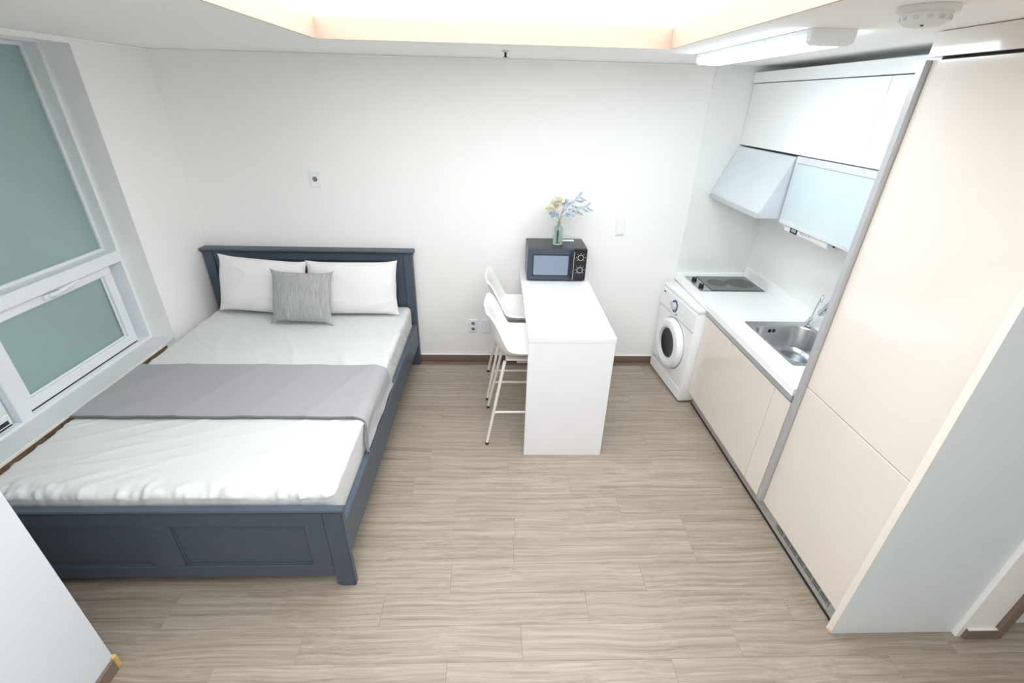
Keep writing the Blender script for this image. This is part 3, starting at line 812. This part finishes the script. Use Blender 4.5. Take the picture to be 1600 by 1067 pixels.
# sprinkler, smoke detector
sp = thing('sprinkler', 'small dark sprinkler head in the ceiling above the back wall', 'sprinkler', (-0.004, -0.55, 2.27))
obj('escutcheon', lathe(B(), [(0.0, 2.2995), (0.022, 2.2995), (0.018, 2.292), (0, 2.290)], (-0.004, -0.55, 0), 'z', 24), 'silver', sp, True)
obj('stem', lathe(B(), [(0.0, 2.291), (0.007, 2.291), (0.006, 2.276), (0.009, 2.272), (0, 2.270)], (-0.004, -0.55, 0), 'z', 16), 'black', sp, True)
obj('deflector', lathe(B(), [(0, 2.271), (0.015, 2.2705), (0.015, 2.2685), (0, 2.268)], (-0.004, -0.55, 0), 'z', 16), 'black', sp)
sd = thing('smoke_detector', 'round white smoke detector on the ceiling near the tall cabinet', 'smoke detector', (1.072, -2.115, 2.26))
obj('base', lathe(B(), [(0, 2.2995), (0.066, 2.2995), (0.067, 2.288), (0.060, 2.285), (0, 2.285)], (1.072, -2.115, 0), 'z', 40), 'detector', sd, True)
cv = obj('cover', lathe(B(), [(0, 2.2848), (0.056, 2.2848), (0.053, 2.266), (0.040, 2.257), (0.022, 2.254), (0, 2.2535)], (1.072, -2.115, 0), 'z', 40), 'detector', sd, True)
for k in range(12):
    a = 2 * PI * k / 12
    t = bx(-0.0012, 0.0012, -0.005, 0.005, 2.268, 2.277)
    bmesh.ops.transform(t, matrix=Matrix.Translation((1.072 + 0.0548 * math.cos(a), -2.115 + 0.0548 * math.sin(a), 0)) @ Matrix.Rotation(a, 4, 'Z'), verts=t.verts[:])
    obj('vent_slot', t, 'washgrey', cv)
obj('indicator_lamp', lathe(B(), [(0, 2.2525), (0.0035, 2.2528), (0.0035, 2.2575)], (1.05, -2.14, 0), 'z', 12), 'black', sd)

# ================================================================ KITCHEN
# splashbacks
struct('trim_4', bx(1.42, XR, -0.006, -0.0005, 0.84, 2.30, bev=0.0008), 'splash')
struct('trim_5', bx(XR - 0.006, XR - 0.0005, -1.72, -0.007, 0.84, 1.80, bev=0.0008), 'splash')

# worktop with cut-out for the sink
CT0, CT1 = 0.796, 0.836
SKX0, SKX1, SKY0, SKY1 = 1.545, 1.945, -1.475, -0.925
wt = thing('worktop', 'long white solid-surface worktop along the kitchen wall', 'worktop', (1.7, -0.85, CT0))
t = B()
cx0, cx1, cy0, cy1 = SKX0 + 0.012, SKX1 - 0.012, SKY0 + 0.012, SKY1 - 0.012
WX0, WX1, WY0, WY1 = 1.420, XR - 0.007, -1.700, -0.007
def ringloop(z):
    o_ = [(WX0, WY0), (WX1, WY0), (WX1, WY1), (WX0, WY1)]; i_ = [(cx0, cy0), (cx1, cy0), (cx1, cy1), (cx0, cy1)]
    return [t.verts.new((a, b, z)) for a, b in o_], [t.verts.new((a, b, z)) for a, b in i_]
To, Ti = ringloop(CT1); Bo, Bi = ringloop(CT0)
for k in range(4):
    q = (k + 1) % 4
    t.faces.new((To[k], To[q], Ti[q], Ti[k])); t.faces.new((Bo[q], Bo[k], Bi[k], Bi[q]))
    t.faces.new((Bo[k], Bo[q], To[q], To[k])); t.faces.new((Ti[k], Ti[q], Bi[q], Bi[k]))
bmesh.ops.recalc_face_normals(t, faces=t.faces[:])
obj('slab', t, 'solid', wt)
obj('upstand', bx(XR - 0.022, XR - 0.0065, -1.70, -0.0225, CT1 + 0.0002, CT1 + 0.075, bev=0.003), 'solid', wt)
obj('upstand', bx(1.425, XR - 0.0065, -0.022, -0.0065, CT1 + 0.0002, CT1 + 0.018, bev=0.003), 'solid', wt)

# sink
def rrect(x0, x1, y0, y1, r, n=8):
    out = []
    for (cx_, cy_, a0) in ((x1 - r, y1 - r, 0), (x0 + r, y1 - r, 90), (x0 + r, y0 + r, 180), (x1 - r, y0 + r, 270)):
        for k in range(n + 1):
            a = math.radians(a0 + 90 * k / n); out.append((cx_ + r * math.cos(a), cy_ + r * math.sin(a)))
    return out
sk = thing('sink', 'stainless steel kitchen sink set into the white worktop', 'sink', ((SKX0 + SKX1) / 2, (SKY0 + SKY1) / 2, 0.66))
t = bmesh.new(); loops = []
bxs = (SKX0 + 0.014, SKX1 - 0.022, SKY0 + 0.02, SKY1 - 0.05)
for (a, r, z) in (((SKX0, SKX1, SKY0, SKY1), 0.012, CT1 + 0.0004), ((SKX0 + .001, SKX1 - .001, SKY0 + .001, SKY1 - .001), 0.012, CT1 + 0.004),
                  ((SKX0 + .007, SKX1 - .007, SKY0 + .007, SKY1 - .007), 0.012, CT1 + 0.0045), (bxs, 0.10, CT1 + 0.001),
                  ((bxs[0] + .004, bxs[1] - .004, bxs[2] + .004, bxs[3] - .004), 0.10, CT1 - 0.008),
                  ((bxs[0] + .012, bxs[1] - .012, bxs[2] + .012, bxs[3] - .012), 0.095, 0.70),
                  ((bxs[0] + .022, bxs[1] - .022, bxs[2] + .022, bxs[3] - .022), 0.09, 0.678),
                  ((bxs[0] + .05, bxs[1] - .05, bxs[2] + .05, bxs[3] - .05), 0.07, 0.668)):
    loops.append([t.verts.new((x_, y_, z)) for x_, y_ in rrect(*a, r)])
n = len(loops[0])
for A, C in zip(loops, loops[1:]):
    for k in range(n): t.faces.new((A[k], A[(k + 1) % n], C[(k + 1) % n], C[k]))
t.faces.new(loops[-1])
bmesh.ops.recalc_face_normals(t, faces=t.faces[:])
for f in t.faces: f.normal_flip()
bmesh.ops.recalc_face_normals(t, faces=t.faces[:])
obj('bowl', t, 'steel', sk, True, 50)
obj('drain', lathe(B(), [(0, 0.6745), (0.03, 0.672), (0.042, 0.6735), (0.046, 0.669)], (1.745, -1.20, 0), 'z', 28), 'chrome', sk, True)
for k, dx in enumerate((-0.016, -0.007, 0.010, 0.019)):
    obj('overflow_slot', bx(1.705 + dx - 0.0025, 1.705 + dx + 0.0025, bxs[3] - 0.010, bxs[3] - 0.0065, 0.790, 0.812), 'black', sk)

# main mixer tap, and the thin drinking-water tap
mx_ = thing('mixer_tap', 'chrome pull-out mixer tap curving over the sink beside the tall cabinet', 'tap', (1.957, -1.26, CT1))
obj('base', lathe(B(), [(0.026, CT1 + 0.0005), (0.026, CT1 + 0.008), (0.021, CT1 + 0.014), (0.021, CT1 + 0.09), (0.017, CT1 + 0.10), (0, CT1 + 0.10)], (1.950, -1.262, 0), 'z', 24), 'chrome', mx_, True)
obj('spout', tube(B(), smooth_path([(1.950, -1.262, 0.92), (1.950, -1.262, 1.03), (1.945, -1.245, 1.105), (1.930, -1.205, 1.135), (1.915, -1.160, 1.115), (1.905, -1.135, 1.065)], 6), 0.013, 14), 'chrome', mx_, True)
obj('spray_head', tube(B(), [(1.907, -1.139, 1.078), (1.902, -1.128, 1.045), (1.890, -1.100, 0.978), (1.888, -1.097, 0.968)], 0.018, 18, taper=[0.015, 0.0175, 0.020, 0.0185]), 'chrome', mx_, True)
obj('lever', tube(B(), [(1.950, -1.262, 0.925), (1.915, -1.262, 0.955), (1.885, -1.262, 0.985)], 0.006, 10), 'chrome', mx_, True)
wp = thing('water_tap', 'slim chrome drinking-water tap with cross handle at the sink corner', 'tap', (1.925, -0.99, CT1))
obj('base', lathe(B(), [(0.019, CT1 + 0.0045), (0.019, CT1 + 0.010), (0.011, CT1 + 0.016), (0.011, CT1 + 0.045), (0.016, CT1 + 0.05), (0.013, CT1 + 0.065), (0, CT1 + 0.067)], (1.923, -0.992, 0), 'z', 20), 'chrome', wp, True)
obj('spout', tube(B(), smooth_path([(1.923, -0.992, 0.89), (1.925, -1.005, 1.00), (1.924, -1.02, 1.05), (1.914, -1.04, 1.068), (1.902, -1.055, 1.05), (1.898, -1.06, 1.03)], 6), 0.0045, 10), 'chrome', wp, True)
t = tube(B(), [(1.893, -0.992, CT1 + 0.032), (1.953, -0.992, CT1 + 0.032)], 0.006, 10); tube(t, [(1.923, -1.022, CT1 + 0.032), (1.923, -0.966, CT1 + 0.032)], 0.006, 10)
obj('cross_handle', t, 'chrome', wp, True)

# cooktop
CK = (1.468, 1.962, -0.402, -0.078)
ck = thing('cooktop', 'two-ring dark ceramic cooktop with steel control strip set in the worktop', 'cooktop', (1.71, -0.24, CT1))
obj('steel_tray', bx(*CK, CT1 + 0.0003, CT1 + 0.005, bev=0.002), 'steel', ck)
gl = obj('glass', bx(1.556, 1.955, -0.393, -0.086, CT1 + 0.0052, CT1 + 0.0085, bev=0.001), 'ceramic', ck)
for cx_, cy_, rr in ((1.660, -0.235, 0.075), (1.838, -0.240, 0.100)):
    obj('burner_disc', lathe(B(), [(0, CT1 + 0.0089), (rr, CT1 + 0.0089), (rr, CT1 + 0.0086)], (cx_, cy_, 0), 'z', 40), 'ringdark', gl)
    obj('burner_ring', lathe(B(), [(rr, CT1 + 0.0086), (rr, CT1 + 0.0092), (rr + 0.004, CT1 + 0.0092), (rr + 0.004, CT1 + 0.0086)], (cx_, cy_, 0), 'z', 40, ring=True), 'ring', gl)
for cy_ in (-0.175, -0.315):
    k = obj('knob', lathe(B(), [(0, CT1 + 0.030), (0.015, CT1 + 0.030), (0.018, CT1 + 0.024), (0.019, CT1 + 0.0055)], (1.508, cy_, 0), 'z', 24), 'black', ck, True)
    obj('knob_mark', bx(1.506, 1.510, cy_ - 0.013, cy_, CT1 + 0.0302, CT1 + 0.0308), 'paper', k)
obj('indicator', bx(1.520, 1.534, -0.252, -0.236, CT1 + 0.0052, CT1 + 0.0056), 'black', ck)

# base cabinets
def base_cab(y1, y0, label, handle_gap=True):
    r = thing('base_cabinet', label, 'cabinet', (1.70, (y0 + y1) / 2, 0.112), 'cream base cabinets')
    g = 0.001
    t = B()
    box(t, 1.452, 1.985, y0 + g, y0 + 0.017, 0.112, 0.655); box(t, 1.452, 1.985, y1 - 0.017, y1 - g, 0.112, 0.655)
    box(t, 1.452, 1.985, y0 + 0.017, y1 - 0.017, 0.112, 0.129); box(t, 1.970, 1.985, y0 + 0.017, y1 - 0.017, 0.129, 0.62)
    obj('carcass', t, 'creamedge', r)
    obj('door', bx(1.432, 1.451, y0 + 0.002, y1 - 0.002, 0.114, 0.748, bev=0.0015), 'cream', r)
    ch = obj('handle_channel', bx(1.440, 1.470, y0 + g, y1 - g, 0.749, 0.794), 'gasket', r)
    obj('handle_rail', bx(1.425, 1.4395, y0 + g, y1 - g, 0.761, 0.7945, bev=0.001), 'alu', ch)
    return r
base_cab(-0.650, -1.052, 'glossy cream base cabinet next to the washing machine')
base_cab(-1.052, -1.550, 'widest glossy cream base cabinet, below the sink')
base_cab(-1.550, -1.698, 'narrow glossy cream base cabinet against the tall cabinet')

# plinth with vent grille
pl = thing('plinth', 'grey metal plinth with black vent grille running under the kitchen units', 'plinth', (1.49, -1.5, 0))
obj('board', bx(1.480, 1.496, -1.852, -0.650, 0.012, 0.108, bev=0.001), 'plinth', pl)
obj('board', bx(1.480, 1.496, -2.360, -2.296, 0.012, 0.108, bev=0.001), 'plinth', pl)
obj('board', bx(1.480, 1.496, -2.296, -1.852, 0.092, 0.108, bev=0.001), 'plinth', pl)
obj('board', bx(1.480, 1.496, -2.296, -1.852, 0.012, 0.034, bev=0.001), 'plinth', pl)
obj('rubber_seal', bx(1.476, 1.497, -2.360, -0.650, 0.0005, 0.0115), 'rubber', pl)
gr = obj('vent_grille', bx(1.4875, 1.496, -2.296, -1.852, 0.034, 0.092), 'black', pl)
for k in range(4):
    z_ = 0.040 + k * 0.014
    obj('grille_slat', bx(1.4805, 1.4835, -2.292, -1.856, z_, z_ + 0.004), 'plinth', gr)
for k in range(8):
    y_ = -2.292 + k * 0.0617
    obj('grille_bar', bx(1.4795, 1.487, y_, y_ + 0.004, 0.0345, 0.0915), 'plinth', gr)

# tall cabinet
tc_ = thing('tall_cabinet', 'tall glossy cream built-in cabinet with silver edge strip and pale grey side', 'cabinet', (1.73, -2.05, 0))
obj('carcass', bx(1.470, 1.985, -2.358, -1.742, 0.112, 2.215), 'creamedge', tc_)
obj('door', bx(1.449, 1.468, -2.359, -1.738, 0.116, 0.872, bev=0.0015), 'cream', tc_)
obj('door', bx(1.449, 1.468, -2.359, -1.738, 0.877, 2.214, bev=0.0015), 'cream', tc_)
obj('top_filler', bx(1.444, 1.985, -2.359, -1.716, 2.224, 2.2975, bev=0.001), 'cream', tc_)
obj('shadow_gap', bx(1.475, 1.985, -2.359, -1.742, 2.2155, 2.2235), 'gasket', tc_)
sp_ = obj('side_panel', bx(1.447, 1.997, -2.390, -2.362, 0.0005, 2.2975, bev=0.001), 'sidepanel', tc_)
obj('edge_banding', bx(1.444, 1.4468, -2.3905, -2.3615, 0.0005, 2.2975), 'creamedge', sp_)
t = prism(B(), [(1.428, -1.735), (1.436, -1.737), (1.468, -1.737), (1.468, -1.703), (1.436, -1.703), (1.428, -1.707)], 'z', 0.112, 2.214)
obj('edge_strip', t, 'alu', tc_)
obj('end_cap', bx(1.438, 1.444, -2.391, -2.372, 0.0005, 0.018, bev=0.003), 'tan', tc_)

# washing machine (turned a little out of line)
wm = thing('washing_machine', 'white front-loading washing machine under the end of the worktop', 'washing machine', (0, 0, 0))
WW, WD, WH = 0.585, 0.45, 0.785        # local: front at x = 0 facing -x, y from -WW (near) to 0
obj('body', box(B(), 0.0, WD, -WW, 0, 0.018, WH - 0.028, bev=0.010, seg=2), 'washer', wm, True)
obj('lid', box(B(), -0.004, WD, -WW - 0.002, 0.002, WH - 0.0275, WH, bev=0.006, seg=2), 'washer', wm, True)
fasc = obj('control_fascia', prism(B(), [(0.012, 0.602), (0.012, 0.752), (-0.010, 0.752), (-0.014, 0.62), (-0.004, 0.602)], 'y', -WW + 0.006, -0.006, bev=0.003), 'washer', wm)
obj('seam', bx(-0.0012, 0.002, -WW + 0.02, -0.02, 0.597, 0.6005), 'washgrey', wm)
obj('dial_ring', lathe(B(), [(0.030, -0.0125), (0.047, -0.0150), (0.049, -0.0135), (0.049, -0.010), (0.030, -0.010)], (0, -0.262, 0.682), 'x', 36, ring=True), 'navy', fasc, True)
obj('dial', lathe(B(), [(0, -0.034), (0.024, -0.034), (0.029, -0.028), (0.030, -0.012)], (0, -0.262, 0.682), 'x', 36), 'washgrey', fasc, True)
obj('badge', bx(-0.0145, -0.0120, -0.325, -0.302, 0.628, 0.640), 'navy', fasc)
obj('button', bx(-0.016, -0.0115, -0.20, -0.185, 0.665, 0.70, bev=0.002), 'washgrey', fasc)
obj('drawer_slot', bx(-0.0135, -0.0100, -0.150, -0.045, 0.626, 0.632), 'washgrey', fasc)
obj('logo_plate', bx(-0.0125, -0.0100, -0.075, -0.045, 0.722, 0.732), 'gasket', fasc)
for k in range(4):
    obj('button', lathe(B(), [(0, -0.0165), (0.006, -0.0165), (0.007, -0.011)], (0, -0.37 - k * 0.042, 0.676), 'x', 14), 'washer', fasc, True)
DC = (0, -0.300, 0.385)
do = obj('door', lathe(B(), [(0.118, -0.026), (0.128, -0.044), (0.155, -0.052), (0.185, -0.044), (0.200, -0.020), (0.203, 0.002), (0.118, 0.002)], DC, 'x', 56, ring=True), 'washer', wm, True)
obj('door_glass', lathe(B(), [(0, -0.020), (0.05, -0.021), (0.10, -0.026), (0.121, -0.032), (0.121, -0.010)], DC, 'x', 48), 'washglass', do, True)
obj('door_rim', lathe(B(), [(0.1185, -0.031), (0.123, -0.041), (0.130, -0.0465), (0.127, -0.034)], DC, 'x', 48, ring=True), 'washgrey', do, True)
obj('door_gap', lathe(B(), [(0.200, -0.0005), (0.207, -0.0015), (0.207, 0.002), (0.200, 0.002)], DC, 'x', 56, ring=True), 'gasket', wm, True)
obj('kick_panel', bx(-0.002, 0.01, -WW + 0.012, -0.012, 0.024, 0.115, bev=0.002), 'washer', wm)
obj('filter_cap', lathe(B(), [(0, -0.008), (0.020, -0.008), (0.023, -0.002), (0.023, 0.0)], (0, -0.055, 0.150), 'x', 24), 'washgrey', wm, True)
for x_ in (0.04, WD - 0.04):
    for y_ in (-WW + 0.05, -0.05):
        obj('foot', lathe(B(), [(0.022, 0.0), (0.022, 0.010), (0.012, 0.020)], (x_, y_, 0), 'z', 16), 'rubber', wm)
wm.location = (1.322, -0.062, 0); wm.rotation_euler = (0, 0, math.radians(5.0))

# range hood
hx0, hx1 = 1.565, 1.700
hd_ = thing('range_hood', 'slanted pale silver range hood above the cooktop', 'range hood', (1.78, -0.365, 1.44))
t = prism(B(), [(hx0, 1.446), (hx0, 1.480), (hx1, 1.803), (1.99, 1.803), (1.99, 1.446)], 'y', -0.722, -0.008, bev=0.002)
obj('housing', t, 'hood', hd_)
obj('filter', bx(1.62, 1.93, -0.66, -0.07, 1.441, 1.4455), 'washgrey', hd_)
obj('lip', bx(hx0 - 0.003, hx0 - 0.0005, -0.722, -0.008, 1.444, 1.470, bev=0.0008), 'silver', hd_)

# wall cabinets
def wall_cab(y1, y0, z0, z1, label):
    r = thing('wall_cabinet', label, 'cabinet', (1.85, (y0 + y1) / 2, z0), 'white wall cabinets')
    obj('carcass', bx(1.720, 1.992, y0 + 0.001, y1 - 0.001, z0, z1), 'whitegloss', r)
    obj('door', bx(1.700, 1.719, y0 + 0.0015, y1 - 0.0015, z0 + 0.001, z1 - 0.001, bev=0.0015), 'whitegloss', r)
    return r
wall_cab(-0.008, -1.250, 1.815, 2.196, 'wide glossy white wall cabinet above the range hood')
wall_cab(-1.250, -1.700, 1.815, 2.196, 'short glossy white wall cabinet meeting the tall cream cabinet')
co = obj('cornice', bx(1.692, 1.992, -1.700, -0.008, 2.199, 2.262, bev=0.002), 'whitegloss')
tag(co, 'white cornice board topping the wall cabinets', 'cornice')
gc = thing('glass_cabinet', 'wall cabinet with frosted glass door in a pale metal frame over the sink', 'cabinet', (1.85, -1.2, 1.44))
obj('carcass', bx(1.722, 1.985, -1.698, -0.730, 1.436, 1.812), 'whitegloss', gc)
t = B()
GY0, GY1, GZ0, GZ1, FW = -1.696, -0.730, 1.428, 1.810, 0.024
for q in ((GY0, GY1, GZ0, GZ0 + FW), (GY0, GY1, GZ1 - FW - 0.012, GZ1), (GY0, GY0 + FW, GZ0 + FW, GZ1 - FW - 0.012), (GY1 - FW, GY1, GZ0 + FW, GZ1 - FW - 0.012)):
    box(t, 1.700, 1.7215, *q, bev=0.002)
df = obj('door_frame', t, 'alulight', gc)
obj('glass_panel', bx(1.706, 1.714, GY0 + FW - 0.003, GY1 - FW + 0.003, GZ0 + FW - 0.003, GZ1 - FW - 0.009), 'glassdoor', df)
# appliance under it
ap = thing('control_unit', 'white under-cabinet control unit with small dark display', 'control unit', (1.82, -0.97, 1.38))
obj('housing', prism(B(), [(1.735, 1.383), (1.722, 1.398), (1.722, 1.434), (1.95, 1.434), (1.95, 1.383)], 'y', -1.180, -0.765, bev=0.003), 'washer', ap)
obj('display_bezel', bx(1.7195, 1.7225, -0.905, -0.835, 1.392, 1.428, bev=0.001), 'gasket', ap)
obj('display', bx(1.7188, 1.7196, -0.894, -0.850, 1.402, 1.420), 'lcd', ap)
for k in range(4):
    obj('button', bx(1.7198, 1.7222, -0.945 - k * 0.026, -0.930 - k * 0.026, 1.404, 1.418, bev=0.002), 'washgrey', ap)
obj('bracket', bx(1.73, 1.90, -1.260, -1.185, 1.410, 1.435, bev=0.002), 'washgrey', ap)
obj('bracket_knob', bx(1.722, 1.7298, -1.232, -1.222, 1.412, 1.428), 'black', ap)

# kitchen ceiling light
kl = thing('kitchen_light', 'long white ceiling light fitting lit above the kitchen', 'light', (1.095, -1.19, 2.25))
t = prism(B(), [(1.015, 2.2995), (1.018, 2.262), (1.036, 2.250), (1.154, 2.250), (1.172, 2.262), (1.175, 2.2995)], 'y', -1.708, -1.680); obj('end_cap', t, 'upvc', kl)
t = prism(B(), [(1.015, 2.2995), (1.018, 2.262), (1.036, 2.250), (1.154, 2.250), (1.172, 2.262), (1.175, 2.2995)], 'y', -0.700, -0.672); obj('end_cap', t, 'upvc', kl)
obj('tray', bx(1.016, 1.174, -1.679, -0.701, 2.284, 2.2995), 'upvc', kl)
t = prism(B(), [(1.018, 2.2835), (1.019, 2.264), (1.038, 2.252), (1.152, 2.252), (1.171, 2.264), (1.172, 2.2835)], 'y', -1.679, -0.701)
obj('diffuser', t, 'tube_light', kl)
